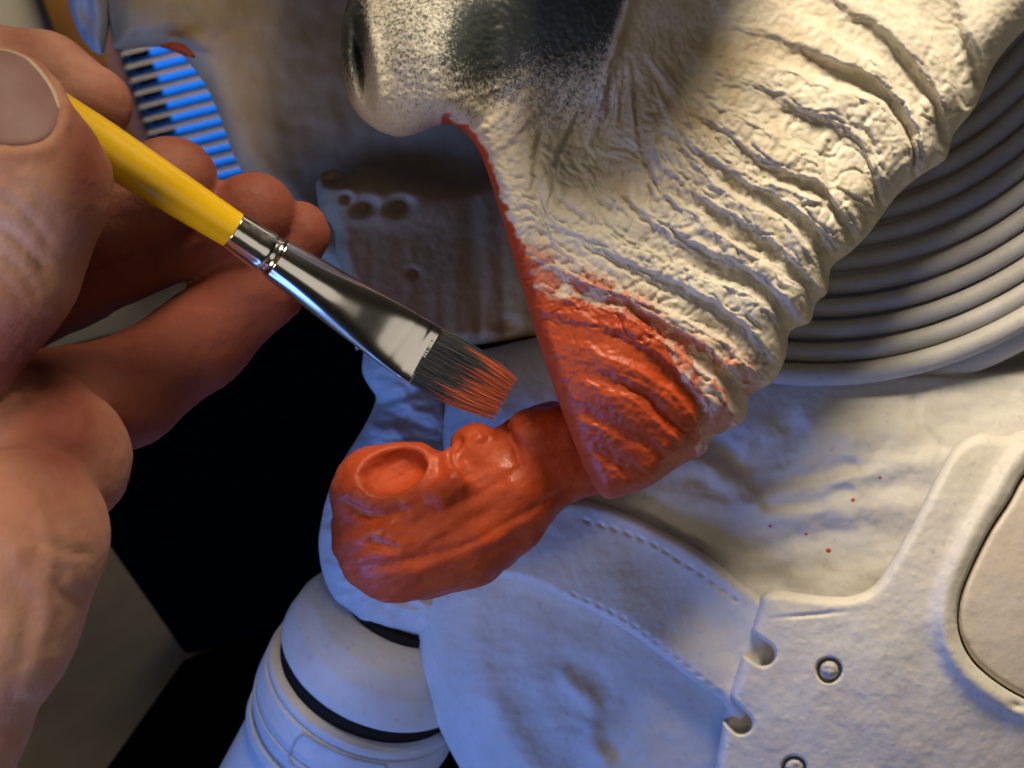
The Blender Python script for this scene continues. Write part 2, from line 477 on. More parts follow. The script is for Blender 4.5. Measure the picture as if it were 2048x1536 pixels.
for i in range(n_sl):
    z = wz0 + (i + 0.5) * pitch
    if sl0 is None:
        Vs = []
        for x in (wx0 + 0.006, wx1 - 0.006):
            for y, zz in ((-0.009, -0.0030), (0.0, -0.0002), (0.009, 0.0030), (0.009, 0.0022), (0.0, -0.0012), (-0.009, -0.0040)):
                Vs.append((x, WY + 0.03 + y, z + zz))
        Q6 = [(k, (k + 1) % 6, 6 + (k + 1) % 6, 6 + k) for k in range(6)]
        sl0 = link("slat", mesh_from("slat", np.array(Vs), np.array(Q6)[:, ::-1], smooth=False, world=True), win, M_slat)
    else:
        c = sl0.copy(); COL.objects.link(c); c.location = (0, 0, i * pitch)
world_box("jamb", (wx0 + 0.003, WY + 0.062, wz0), (wx0 + 0.020, WY + 0.075, wz1), M_dark, win)
# black box standing on the desk, turned a little
def prism(name, front_pts, back_off, mat, parent=None, bev=0.0):
    A = np.array(front_pts); B = A + np.array(back_off); n = len(A)
    V = np.concatenate([A, B]); q = [(i, n + i, n + (i + 1) % n, (i + 1) % n) for i in range(n)]
    me = bpy.data.meshes.new(name)
    me.from_pydata([tuple(v) for v in V], [], [tuple(range(n)), tuple(range(2 * n - 1, n - 1, -1))] + q); me.update()
    import bmesh
    bm = bmesh.new(); bm.from_mesh(me); bmesh.ops.recalc_face_normals(bm, faces=bm.faces); bm.to_mesh(me); bm.free()
    o = link(name, me, parent, mat)
    if bev:
        b = o.modifiers.new("bevel", 'BEVEL'); b.width = bev; b.segments = 3
    return o
mat_z = 0.004
Bc = on_desk(375, 1330)
tl = on_wall(8, 800, Bc[1])
box = prism("black_box", [(Bc[0], Bc[1], mat_z), (Bc[0] + 0.26, Bc[1], mat_z), (Bc[0] + 0.26, Bc[1], tl[2]), tuple(tl)], (0, 0.07, 0), M_black, None, 0.003)
tag(box, "matt black box standing on the desk behind the hand and the sculpture", "box")
mp = [on_desk(*p) for p in ((372, 1334), (230, 1536), (140, 1660), (1100, 2000), (1900, 1500), (1300, 1000))]
mp = [(p[0], p[1], 0.0005) for p in mp]
bmat = prism("black_mat", mp, (0, 0, 0.003), M_black)
tag(bmat, "flat black mat on the desk under the black box", "mat")

# ================================================================== THE SCULPTURE
fig = empty("sculpture", (20, -120, -240), "white primed creature sculpture with wrinkled head, ringed collar and wet orange painted snout", "sculpture")

# ---- head ---------------------------------------------------------------
HEAD = [(690, -260), (700, -40), (683, 50), (684, 130), (700, 205), (738, 250), (790, 273), (832, 268), (876, 250), (912, 252), (948, 285),
        (972, 335), (998, 418), (1022, 500), (1050, 590), (1078, 690), (1112, 790), (1150, 890), (1183, 965), (1213, 997), (1250, 990), (1300, 972),
        (1362, 930), (1412, 905), (1420, 878), (1452, 862), (1490, 838), (1500, 790), (1545, 765), (1572, 712), (1580, 662), (1620, 645),
        (1632, 605), (1655, 585), (1662, 535), (1700, 505), (1742, 462), (1790, 395), (1842, 350), (1892, 318), (1906, 270), (1950, 215), (1978, 150),
        (2004, 108), (2060, 50), (2200, -60), (2240, -260)]
RV = [  # (value, polyline): whole numbers are ridge crests, halves are creases
 (0, [(1930, -60), (1965, 40), (1987, 100), (1980, 150)]), (.5, [(1800, -40), (1840, 0), (1890, 60), (1922, 130), (1935, 200)]),
 (1, [(1640, -60), (1740, 10), (1820, 70), (1880, 140), (1915, 200), (1918, 265)]), (1.5, [(1560, -30), (1690, 55), (1760, 110), (1815, 185), (1850, 260), (1858, 330)]),
 (2, [(1480, 20), (1590, 66), (1660, 88), (1735, 125), (1790, 185), (1832, 262), (1838, 330)]), (2.5, [(1440, 80), (1540, 110), (1632, 143), (1720, 160), (1795, 205), (1825, 270)]),
 (3, [(1430, 120), (1540, 142), (1610, 168), (1655, 195), (1748, 212), (1798, 264), (1815, 330), (1795, 385)]), (3.5, [(1400, 170), (1507, 210), (1590, 250), (1646, 282), (1655, 330), (1668, 380), (1735, 455)]),
 (4, [(1390, 210), (1480, 259), (1520, 300), (1575, 330), (1650, 365), (1700, 440)]), (4.5, [(1420, 265), (1517, 345), (1610, 372), (1650, 392), (1690, 470)]),
 (5, [(1380, 260), (1450, 320), (1545, 376), (1632, 408), (1676, 450), (1690, 500)]), (5.5, [(1360, 280), (1424, 330), (1470, 363), (1540, 405), (1600, 444), (1640, 500), (1660, 560)]),
 (6, [(1330, 280), (1378, 330), (1452, 396), (1540, 446), (1610, 505), (1645, 555)]), (6.5, [(1310, 320), (1396, 412), (1493, 476), (1572, 535), (1623, 585), (1632, 630)]),
 (7, [(1250, 350), (1294, 396), (1378, 444), (1470, 503), (1540, 545), (1600, 590), (1615, 630)]), (7.5, [(1230, 440), (1304, 500), (1387, 535), (1493, 568), (1555, 620), (1580, 665)]),
 (8, [(1130, 420), (1216, 475), (1294, 512), (1424, 570), (1516, 610), (1560, 660), (1565, 710)]), (8.5, [(1120, 480), (1200, 550), (1300, 600), (1400, 650), (1480, 690), (1525, 740)]),
 (9, [(1080, 480), (1130, 525), (1250, 580), (1350, 640), (1440, 690), (1490, 750)]), (9.5, [(1070, 540), (1150, 590), (1250, 610), (1310, 655), (1380, 700), (1440, 765), (1480, 820)]),
 (10, [(1075, 590), (1180, 625), (1250, 640), (1330, 695), (1395, 750), (1440, 810), (1445, 850)]), (10.5, [(1065, 645), (1128, 672), (1223, 690), (1300, 735), (1365, 790), (1410, 870)]),
 (11, [(1085, 680), (1180, 712), (1280, 752), (1355, 810), (1400, 870)]), (11.5, [(1110, 723), (1189, 742), (1257, 770), (1326, 815), (1370, 860), (1395, 905)]),
 (12, [(1130, 770), (1220, 800), (1300, 850), (1360, 905)]), (12.5, [(1150, 815), (1200, 838), (1270, 875), (1326, 915), (1345, 935)]),
 (13, [(1165, 850), (1240, 885), (1310, 940)]), (13.5, [(1175, 880), (1220, 905), (1265, 935), (1295, 960)]), (14, [(1190, 930), (1240, 970)])]
CREASE = [[(1235, 110), (1190, 200), (1150, 262)], [(1225, 140), (1213, 230), (1182, 305)], [(1245, 190), (1235, 262)], [(1160, 230), (1110, 335)],
          [(1080, 260), (1062, 385)], [(1300, 160), (1335, 260), (1392, 345)], [(1268, 205), (1290, 330), (1335, 402)], [(1030, 190), (1022, 250)],
          [(1140, 300), (1175, 380), (1240, 440)], [(1100, 330), (1120, 400), (1180, 450)], [(1220, 330), (1250, 400), (1300, 450)],
          [(1655, 280), (1652, 330), (1662, 400)], [(1690, 470), (1660, 420), (1600, 405)],
          [(1225, 757), (1292, 795), (1355, 850), (1384, 895)], [(1310, 440), (1400, 500), (1470, 530), (1520, 570)],
          [(1180, 500), (1310, 550), (1420, 610), (1500, 660)],
          [(1660, 60), (1720, 100), (1750, 140)], [(1780, 100), (1830, 160), (1870, 215)]]
_sm = [(v, smooth_poly(L, 6, False)) for v, L in RV]
_pts = np.concatenate([l for _, l in _sm]); _val = np.concatenate([np.full(len(l), v) for v, l in _sm])
def coarse(fn, px, py, x0=640, y0=-300, x1=2300, y1=1040, st=8):
    gx, gy = np.arange(x0, x1, st), np.arange(y0, y1, st)
    X, Y = np.meshgrid(gx, gy); A = fn(X, Y)
    u = np.clip((px - x0) / st, 0, len(gx) - 1.001); v = np.clip((py - y0) / st, 0, len(gy) - 1.001)
    i, j = u.astype(int), v.astype(int); u, v = u - i, v - j
    return A[j, i] * (1 - u) * (1 - v) + A[j, i + 1] * u * (1 - v) + A[j + 1, i] * (1 - u) * v + A[j + 1, i + 1] * u * v
def _vf(X, Y):
    n = np.zeros(X.shape); dsum = np.zeros(X.shape)
    for p, v in zip(_pts, _val):
        w_ = 1 / ((X - p[0]) ** 2 + (Y - p[1]) ** 2 + 60) ** 2
        n += w_ * v; dsum += w_
    return n / dsum
_cs = [smooth_poly(L, 4, False) for L in CREASE]
_ta = np.concatenate([sstep(0.0, 0.5, np.linspace(0, 1, len(l))) * (1 - 0.35 * sstep(0.8, 1.0, np.linspace(0, 1, len(l)))) for _, l in _sm])
def _af(X, Y):
    n = np.zeros(X.shape); dsum = np.zeros(X.shape)
    for p, v in zip(_pts, _ta):
        w_ = 1 / ((X - p[0]) ** 2 + (Y - p[1]) ** 2 + 300) ** 1.5
        n += w_ * v; dsum += w_
    return n / dsum
def crease_field(px, py, lines, w_):
    o = np.zeros(px.shape)
    for L in lines:
        n = len(L) - 1
        for i in range(n):
            A, B = L[i], L[i + 1]; d = B - A; l2 = max(d.dot(d), 1e-9)
            m = (np.abs(px - (A[0] + B[0]) / 2) < 60) & (np.abs(py - (A[1] + B[1]) / 2) < 60)
            if not m.any(): continue
            X, Y = px[m], py[m]
            t = np.clip(((X - A[0]) * d[0] + (Y - A[1]) * d[1]) / l2, 0, 1)
            q = np.hypot(X - A[0] - t * d[0], Y - A[1] - t * d[1]); tp = np.sin(math.pi * np.clip((i + t) / n, 0.0, 1)) ** 0.7
            o[m] = np.maximum(o[m], tp * np.exp(-(q / (w_ * (0.35 + 0.65 * tp))) ** 2))
    return o
def head_depth(px, py, s):
    jx, jy = px + 7 * fbm(px / 60, py / 60, 1.5, 3), py + 7 * fbm(px / 60, py / 60, 9.5, 3)
    v = coarse(_vf, jx, jy)
    d = 178.0 + 0.006 * (px - 1250) + 0.010 * np.maximum(px - 1650, 0)
    d = d - 9 * gauss(px, py, 1400, 380, 520, 420, 35)                 # cheek swell
    d = d - 5 * gauss(px, py, 1260, 780, 200, 170, 40)
    d = d - 10 * gauss(px, py, 845, 95, 175, 210) + 4 * gauss(px, py, 985, 150, 50, 190, 5)   # snout bulb and the groove behind it
    d = d - 4 * gauss(px, py, 1130, -40, 130, 150)                     # brow / eye dome
    ridge = np.exp(-((px - (1258 - 0.30 * np.maximum(py, -300))) / 13) ** 2) * sstep(290, 200, py)
    d = d - 1.6 * ridge + 5 * gauss(px, py, 1175, 290, 130, 90, 40)
    # nostril slit on the side of the snout
    nz = gauss(px, py, 724, 132, 16, 78, -8)
    d = d + 7.5 * nz ** 1.2 - 1.4 * gauss(px, py, 752, 150, 18, 110, -8)
    # folds
    amp = sstep(1080, 1330, px + 0.35 * (py - 300)) * sstep(-1.2, 0.3, v)
    amp = np.maximum(amp, sstep(520, 640, py))
    rid = np.abs(np.cos(math.pi * v))
    ld = coarse(lambda X, Y: np.min([line_dist(X, Y, l) for _, l in _sm], axis=0), px, py, st=10)
    amp = amp * sstep(110, 10, ld) * coarse(_af, px, py)
    big = 1 + 0.9 * sstep(4.2, 2.5, v)
    org = sstep(9.8, 10.6, v)
    d = d - (1.5 * big * (1 - 0.55 * org)) * amp * (0.5 * rid + 0.5 * np.cos(2 * math.pi * v) * 0.5)
    al = px * 0.82 + py * 0.57
    d = d + (0.9 - 0.2 * org) * crease_field(jx, jy, _cs, 7.5) - 0.35 * crease_field(jx + 5, jy + 13, _cs, 12)
    f1 = fbm(v * 2.6 + 0.6 * fbm(px / 90, py / 90, 3.0, 2), al / 110, 2.0, 4)
    wr = 0.25 + 0.75 * sstep(200, 420, py + 0.2 * (px - 1000))
    d = d - 0.34 * (1 - 0.45 * org) * wr * f1
    sec = np.abs(np.cos(2 * math.pi * (v + 0.25 + 0.22 * fbm(al / 140, v * 1.3, 6.0, 2))))
    d = d - 0.42 * (1 - 0.25 * org) * np.clip(amp + 0.25 * wr, 0, 1) * (sec - 0.64) * (0.35 + 0.9 * np.clip(fbm(px / 130, py / 130, 12.0, 2) + 0.4, 0, 1))
    cl = 1 - np.abs(noise3(v * 4.2 + 0.9 * fbm(px / 80, py / 80, 3.0, 2), al / 85, 14.0)); cl2 = 1 - np.abs(noise3(v * 7.5 + 0.8 * f1, al / 48, 21.0))
    d = d + 0.75 * (0.55 * np.clip(cl - 0.80, 0, 1) / 0.2 + 0.30 * np.clip(cl2 - 0.82, 0, 1) / 0.18) * wr * (1 - 0.8 * org) * (1 - 0.8 * gauss(px, py, 1100, 0, 200, 150))
    cw = 1 - np.abs(noise3(al / 42 + 1.2 * f1, v * 2.4, 31.0))
    d = d + 0.26 * np.clip(cw - 0.84, 0, 1) / 0.16 * wr * (1 - 0.95 * org)
    lea = ridged(px / 34 + 0.5 * f1, py / 26, 4.0, 3)
    d = d + 0.09 * wr * (1 - 0.95 * org) * (lea - 1.0)
    # cross wrinkles at the fold ends
    ends = sstep(130, 20, s) * amp
    d = d + 0.25 * ends * (1 - 0.6 * org) * ridged(al / 30, v * 1.4, 8.0, 2)
    # radial pleats running down from the eye
    th = np.arctan2(py - 40, px - 1245); rr = np.hypot(px - 1245, py - 40)
    pl = sstep(60, 160, rr) * sstep(460, 300, rr) * sstep(0.5, 0.9, th) * sstep(3.0, 2.5, th)
    d = d - 0.6 * pl * fbm(th * 9, rr / 200, 1.0, 3)
    d = d - 0.12 * fbm(px / 12, py / 12, 0.3, 2)
    return d
ORP = smooth_poly([(880, 238), (915, 243), (955, 275), (985, 340), (1012, 420), (1038, 480), (1062, 530), (1078, 585), (1140, 596), (1190, 610), (1250, 628), (1305, 652),
       (1340, 700), (1366, 750), (1390, 800), (1402, 850), (1392, 910), (1345, 955), (1295, 990), (1215, 1030), (1120, 990), (960, 600), (900, 330)], 4)
PATCH = smooth_poly([(1040, 500), (1130, 520), (1260, 580), (1330, 640), (1420, 680), (1500, 730), (1510, 830), (1440, 890), (1390, 930), (1330, 880), (1330, 760), (1250, 660), (1080, 600)], 4)
def head_paint(px, py, s):
    jx, jy = px + 10 * fbm(px / 30, py / 24, 2.5, 3), py + 10 * fbm(px / 30, py / 24, 6.5, 3)
    sd = sd_poly(jx, jy, ORP)
    v = coarse(_vf, jx, jy)
    main = sstep(3, -4, sd)
    sp = sd_poly(px, py, PATCH)
    f = fbm(v * 3.2, (px * 0.82 + py * 0.57) / 55, 5.0, 4)
    pat = sstep(30, -25, sp) * sstep(-0.05, 0.26, f + 0.28 * sstep(80, 0, sd)) * 0.82
    wash = 0.22 * sstep(45, -20, sp)
    return np.clip(np.maximum.reduce([main, pat, wash]), 0, 1)
def head_soot(px, py, s):
    a = 1.05 * gauss(px, py, 1100, -20, 190, 150) ** 0.7 * sstep(1262 , 1235, px + 0.3 * py)
    a = np.maximum(a, 0.95 * gauss(px, py, 980, 70, 110, 130, 20))
    a = np.maximum(a, 0.42 * gauss(px, py, 830, 40, 150, 190))
    a = np.maximum(a, 0.85 * gauss(px, py, 705, 60, 40, 120))
    a = np.maximum(a, 0.34 * gauss(px, py, 1130, 190, 140, 90))
    return np.clip(a, 0, 1)
def head_rim(px, py):
    L = smooth_poly(HEAD[9:22], 3, False); Rr = smooth_poly(HEAD[23:], 3, False); Ls = smooth_poly(HEAD[:10], 3, False)
    a, b, c = line_dist(px, py, L), line_dist(px, py, Rr), line_dist(px, py, Ls)
    wl, wr_, ws = 1 / (a + 8) ** 2, 1 / (b + 8) ** 2, 1 / (c + 8) ** 2
    t = wl + wr_ + ws
    return (34 * wl + 80 * wr_ + 70 * ws) / t, (5 * wl + 11 * wr_ + 10 * ws) / t
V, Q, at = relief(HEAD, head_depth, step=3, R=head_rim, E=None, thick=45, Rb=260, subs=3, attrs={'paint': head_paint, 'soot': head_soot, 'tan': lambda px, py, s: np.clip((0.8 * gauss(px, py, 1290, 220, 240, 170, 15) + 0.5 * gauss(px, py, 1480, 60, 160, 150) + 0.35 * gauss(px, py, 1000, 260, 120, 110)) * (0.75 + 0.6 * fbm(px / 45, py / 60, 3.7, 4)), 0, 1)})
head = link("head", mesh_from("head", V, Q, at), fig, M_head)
head['label'] = "wrinkled cream head skin, its lower flap freshly painted orange"

CROWN = [(695, -180), (610, -420), (600, -800), (850, -1100), (1250, -1250), (1700, -1250), (2100, -900), (2260, -400), (2200, -180), (1400, -150)]
V, Q, at = relief(CROWN, lambda px, py, s: 181 + 0.006 * (px - 1250) + 0.8 * fbm(px / 90, py / 90, 2.0, 3) + 0 * py, step=14, R=160, E=20, thick=45, Rb=300)
link("crown", mesh_from("crown", V, Q), fig, M_body)  # unseen top of the head, widened to shade the far cheek

th = np.linspace(0, 2 * math.pi, 20, endpoint=False)
BROW_BLOCK = [(1085, -350), (1200, -480), (1500, -560), (1610, -480), (1590, -360), (1490, -290), (1340, -240), (1180, -220)]
V, Q, at = relief(BROW_BLOCK, lambda px, py, s: 143 + 0 * px, step=10, R=90, E=14, thick=30, Rb=90)
link("brow_ridge", mesh_from("brow_ridge", V, Q), fig, M_body)  # unseen blocker added to shade the upper cheek

# ---- far cheek and lower jaw (in the shade under the snout) -----------------
FAR = [(212, -260), (208, -30), (222, 60), (232, 98), (300, 94), (345, 96), (375, 122), (408, 165), (434, 218), (452, 268), (474, 325), (505, 372), (560, 420), (620, 520), (800, 600),
       (1010, 560), (1100, 300), (1100, -260)]
def far_depth(px, py, s):
    d = 266 + 0.025 * (px - 400) - 0.02 * (py - 200)
    d = d + 1.0 * fbm(px / 120, py / 140, 3.3, 3) - 8 * gauss(px, py, 330, 0, 160, 130)
    return d + 10 * gauss(px, py, 860, 320, 130, 60)
V, Q, at = relief(FAR, far_depth, step=5, R=55, E=9, thick=18, Rb=90)
link("far_cheek", mesh_from("far_cheek", V, Q), fig, M_far)
HORN = [(118, -200), (128, -40), (140, 20), (160, 70), (186, 102), (206, 108), (214, 80), (220, 20), (222, -60), (215, -200)]
def horn_depth(px, py, s): return 262 + 3 * gauss(px, py, 172, 20, 14, 40, -8) + 0.3 * fbm(px / 20, py / 30, 1.0, 3)
V, Q, at = relief(HORN, horn_depth, step=4, R=42, E=7, thick=8, Rb=42)
link("horn", mesh_from("horn", V, Q), fig, M_body)
LIPT = [(318, 92), (345, 84), (372, 92), (392, 115), (372, 112), (340, 100)]
V, Q, at = relief(LIPT, lambda px, py, s: 258 + 0 * px, step=3, R=14, E=2, thick=3, Rb=14)
link("lip_tip", mesh_from("lip_tip", V, Q), fig, M_orange)
JAW = [(632, 372), (640, 350), (668, 338), (700, 352), (730, 335), (790, 348), (840, 362), (900, 372), (960, 365), (1000, 350), (1060, 400), (1120, 520), (1140, 640), (1100, 668), (1062, 672), (1010, 682), (940, 690),
       (860, 690), (780, 660), (720, 640), (690, 560), (672, 500), (668, 460), (640, 420)]
def jaw_depth(px, py, s):
    d = 240 + 0.022 * (px - 850) - 0.03 * (py - 500)
    for cx, cy, rx, ry, a in ((672, 358, 26, 12, 3), (692, 396, 12, 10, 2), (728, 414, 24, 15, 4), (796, 412, 26, 17, 4.5)):
        g = gauss(px, py, cx, cy, rx, ry, -10); d = d + a * g - 1.6 * gauss(px, py, cx, cy, rx * 1.9, ry * 1.9, -10) * (1 - g)
    d = d - 3 * gauss(px, py, 740, 380, 130, 40, 12)
    d = d - 0.45 * sstep(420, 520, py) * fbm(px / 40, py / 260, 2.0, 2) + 1.2 * gauss(px, py, 950, 540, 22, 170, -3) + 0.8 * gauss(px, py, 1002, 560, 18, 150, -3)
    d = d + 2.2 * gauss(px, py, 827, 546, 9) + 2 * gauss(px, py, 1015, 652, 22, 14)
    return d - 0.12 * fbm(px / 22, py / 22, 1.0, 3)
V, Q, at = relief(JAW, jaw_depth, step=3, R=30, E=6, thick=14, Rb=60)
link("lower_jaw", mesh_from("lower_jaw", V, Q), fig, M_far)

# ---- chest ------------------------------------------------------------------
CHEST = [(826, 1290), (824, 1200), (850, 1060), (864, 960), (868, 860), (885, 780), (930, 715), (1010, 688), (1120, 660), (1400, 560), (1800, 560), (2260, 560), (2300, 900), (2300, 1700),
         (1500, 1760), (1060, 1760), (960, 1600), (905, 1510), (858, 1410), (832, 1345)]
FOLD = [([(1290, 1010), (1330, 1060), (1385, 1105)], 16, 1.6), ([(1440, 900), (1490, 930), (1540, 905), (1575, 870)], 26, 4.5), ([(1400, 960), (1470, 985), (1560, 960), (1700, 930)], 14, 1.8),
        ([(1540, 1010), (1640, 1000), (1690, 985)], 9, 1.1), ([(1680, 960), (1780, 935), (1860, 920)], 14, -1.4), ([(1560, 1040), (1680, 1020), (1800, 1010)], 20, -1.6),
        ([(1480, 1110), (1560, 1090), (1650, 1060)], 16, 1.0), ([(1560, 870), (1680, 850), (1800, 860)], 30, -1.8), ([(1445, 1130), (1500, 1150), (1560, 1160)], 18, 1.4),
        ([(1120, 1310), (1170, 1350), (1215, 1420)], 18, 0.45), ([(1150, 1400), (1190, 1440), (1235, 1500)], 14, 0.5), ([(1100, 1450), (1160, 1455), (1220, 1490)], 9, 0.6), ([(1130, 1360), (1190, 1410)], 13, -1.6),
        ([(1040, 1400), (1080, 1470), (1140, 1530)], 26, 1.0), ([(1210, 1360), (1240, 1440), (1260, 1540)], 24, 0.9), ([(1180, 1460), (1205, 1520)], 12, -1.6), ([(960, 1400), (1010, 1480), (1060, 1560)], 30, -1.5),
        ([(1310, 1000), (1420, 1010), (1500, 1040)], 30, -1.5), ([(1826, 800), (1838, 850), (1880, 900)], 8, 1.0), ([(1390, 930), (1450, 960), (1500, 1000)], 16, -1.6)]
_fl = [(smooth_poly(L, 4, False), w_, a) for L, w_, a in FOLD]
def chest_base(px, py):
    return 228 - 19 * gauss(px, py, 1780, 1230, 720, 620) - 4 * gauss(px, py, 1150, 1420, 330, 300) - 3 * gauss(px, py, 1650, 930, 260, 140)
def chest_depth(px, py, s):
    d = chest_base(px, py)
    jx, jy = px + 9 * fbm(px / 60, py / 60, 1.1, 3), py + 9 * fbm(px / 60, py / 60, 8.1, 3)
    d = d + 11 * sstep(760, 690, py - 0.0 * px) * sstep(1450, 1560, px)
    for L, w_, a in _fl: d = d + 0.62 * a * np.exp(-(line_dist(jx, jy, L) / (1.45 * w_)) ** 2)
    d = d - 0.40 * fbm(px / 130, py / 80, 2.2, 3) - 0.05 * fbm(px / 14, py / 14, 4.0, 2)
    return d
V, Q, at = relief(CHEST, chest_depth, step=4, R=140, E=20, thick=70, Rb=500)
link("chest", mesh_from("chest", V, Q), fig, M_body)
for cx, cy, r in ((1657, 1101, 6), (1706, 1000, 5), (1612, 1068, 4), (1540, 1052, 4), (1760, 955, 4)):
    th = np.linspace(0, 2 * math.pi, 10, endpoint=False)
    V, Q, at = relief(np.stack([cx + r * 1.1 * np.cos(th), cy + r * np.sin(th)], 1), lambda px, py, s: chest_depth(px, py, s) - 0.12, step=2, R=r, E=0.25, thick=0.3, Rb=r, subs=1)
    link("paint_speck", mesh_from("paint_speck", V, Q), fig, M_orange)
# ---- strap with stitch holes --------------------------------------------------
STRAP = [(1010, 1050), (1080, 1010), (1150, 998), (1205, 1008), (1265, 1030), (1330, 1062), (1385, 1092), (1415, 1112), (1432, 1124), (1470, 1155), (1526, 1200), (1545, 1260), (1500, 1420), (1470, 1440), (1440, 1398), (1400, 1372), (1330, 1318), (1262, 1268), (1200, 1232), (1130, 1200),
         (1050, 1165), (980, 1150), (930, 1110)]
def along(L, n):
    L = smooth_poly(L, 8, False); s = np.concatenate([[0], np.cumsum(np.linalg.norm(np.diff(L, axis=0), axis=1))])
    t = np.linspace(0, s[-1], n); return np.stack([np.interp(t, s, L[:, 0]), np.interp(t, s, L[:, 1])], 1)
ST = np.concatenate([along([(1175, 1043), (1240, 1062), (1310, 1090), (1360, 1122), (1405, 1150), (1470, 1200)], 13), along([(1150, 1190), (1230, 1228), (1300, 1275), (1390, 1345), (1440, 1385)], 14)])
def strap_depth(px, py, s):
    d = chest_base(px, py) - 6.0 + 1.4 * gauss(px, py, 1390, 1210, 70, 220, -50)
    for x, y in ST: d = d + 0.5 * gauss(px, py, x, y, 8, 3.6, 32)
    return d - 0.18 * fbm(px / 60, py / 60, 3.0, 3) + 0.5 * fbm(px / 200, py / 200, 7.0, 2)
V, Q, at = relief(STRAP, strap_depth, step=3, R=19, E=2.6, thick=3, Rb=19, subs=4)
link("strap", mesh_from("strap", V, Q), fig, M_body)
# ---- buckle plate ---------------------------------------------------------------
PLATE = [(1516, 1215), (1524, 1190), (1550, 1180), (1600, 1186), (1660, 1193), (1710, 1190), (1748, 1170), (1780, 1125), (1812, 1070), (1845, 1008), (1872, 955), (1898, 908), (1928, 880), (1965, 866), (2010, 872), (2070, 860),
         (2300, 880), (2300, 1700), (1600, 1720), (1432, 1620), (1430, 1540), (1440, 1480), (1450, 1420), (1464, 1370), (1484, 1310), (1505, 1250)]
CH = smooth_poly([(2120, 890), (2050, 945), (2018, 1000), (1978, 1062), (1942, 1135), (1918, 1200), (1916, 1258), (1940, 1315), (1990, 1362), (2060, 1402), (2160, 1440)], 6, False)
CHIN = smooth_poly([(2120, 890), (2050, 945), (2018, 1000), (1978, 1062), (1942, 1135), (1918, 1200), (1916, 1258), (1940, 1315), (1990, 1362), (2060, 1402), (2160, 1440), (2300, 1440), (2300, 890)], 5)
def stadium(px, py, ax, ay, bx, by, r):
    return np.sqrt(seg_dist2(px, py, np.array([ax, ay], float), np.array([bx, by], float))) - r
def plate_depth(px, py, s):
    d = chest_base(px, py) - 8.0 + 0.0 * px
    sdc = sd_poly(px, py, CHIN)
    d = d - 1.7 * np.exp(-((sdc - 26) / 22) ** 2) + 9 * sstep(4, -6, sdc)             # raised rim, then the well for the inset panel
    for st in ((1470, 1268, 1526, 1308, 24), (1436, 1400, 1482, 1446, 22)): d = d + 4.2 * sstep(4, -4, stadium(px, py, *st))
    for cx, cy, r in ((1658, 1340, 25), (1588, 1536, 24)):
        q = np.hypot(px - cx, py - cy); d = d + 2.6 * sstep(r + 3, r - 3, q)
    d = d + 0.9 * gauss(px, py, 2034, 1412, 14, 7, 25) + 0.5 * gauss(px, py, 1620, 1230, 60, 4, -5)
    return d - 0.22 * fbm(px / 90, py / 90, 5.0, 3) - 0.05 * fbm(px / 13, py / 13, 4.4, 2) - 0.3 * np.maximum(noise3(px / 17, py / 17, 9.0) - 0.5, 0) + 0.0
V, Q, at = relief(PLATE, plate_depth, step=3, R=24, E=3.0, thick=2.5, Rb=24)
plate = link("buckle_plate", mesh_from("buckle_plate", V, Q), fig, M_plate)
PAN = CHIN.mean(0) + (CHIN - CHIN.mean(0)) * 0.0
_p = [(2124, 895), (2053, 948), (2021, 1002), (1981, 1063), (1945, 1135), (1921, 1200), (1919, 1258), (1943, 1315), (1992, 1361), (2061, 1400), (2160, 1438), (2290, 1438), (2290, 895)]
V, Q, at = relief(_p, lambda px, py, s: chest_base(px, py) - 7.7 - 0.12 * fbm(px / 60, py / 60, 1.0, 4) - 0.5 * np.maximum(noise3(px / 15, py / 15, 3.0) - 0.5, 0), step=4, R=14, E=1.6, thick=2, Rb=14)
link("inset_panel", mesh_from("inset_panel", V, Q), plate, M_panel)
for cx, cy in ((1658, 1340), (1588, 1536)):
    th = np.linspace(0, 2 * math.pi, 24, endpoint=False)
    V, Q, at = relief(np.stack([cx + 19 * np.cos(th), cy + 19 * np.sin(th)], 1), lambda px, py, s: chest_base(px, py) - 7.9 - 0.6 * gauss(px, py, cx, cy, 16) - 0.3 * fbm(px / 9, py / 9, 2.0, 2), step=3, R=10, E=1.0, thick=1.5, Rb=10, subs=2)
    link("rivet", mesh_from("rivet", V, Q), plate, M_ring)
# ---- collar rings ------------------------------------------------------------------
ECX, ECY = 1640, -445
def ring_pts(b, d, t0, t1, n=90, wob=0):
    t = np.linspace(math.radians(t0), math.radians(t1), n); a = b / 1.245
    x = ECX + a * np.sin(t); y = ECY + b * np.cos(t)
    return C(x, y, d + 0.35 * fbm(t * 6, wob, 1.0, 2))
for k in range(14):
    b = 1174 + 21 - 44.7 * k
    d = 214.0 + 1.6 * k
    r = 1.82 if k else 2.1
    V, Q = tube(ring_pts(b, d, -38, 74, wob=k * 3.1), r, r, 14)
    link("collar_ring", mesh_from("collar_ring", V, Q), fig, M_ring)
V, Q = tube(ring_pts(1228, 219.5, -6, 60), 2.3, 1.5, 12)
link("collar_edge", mesh_from("collar_edge", V, Q), fig, M_body)
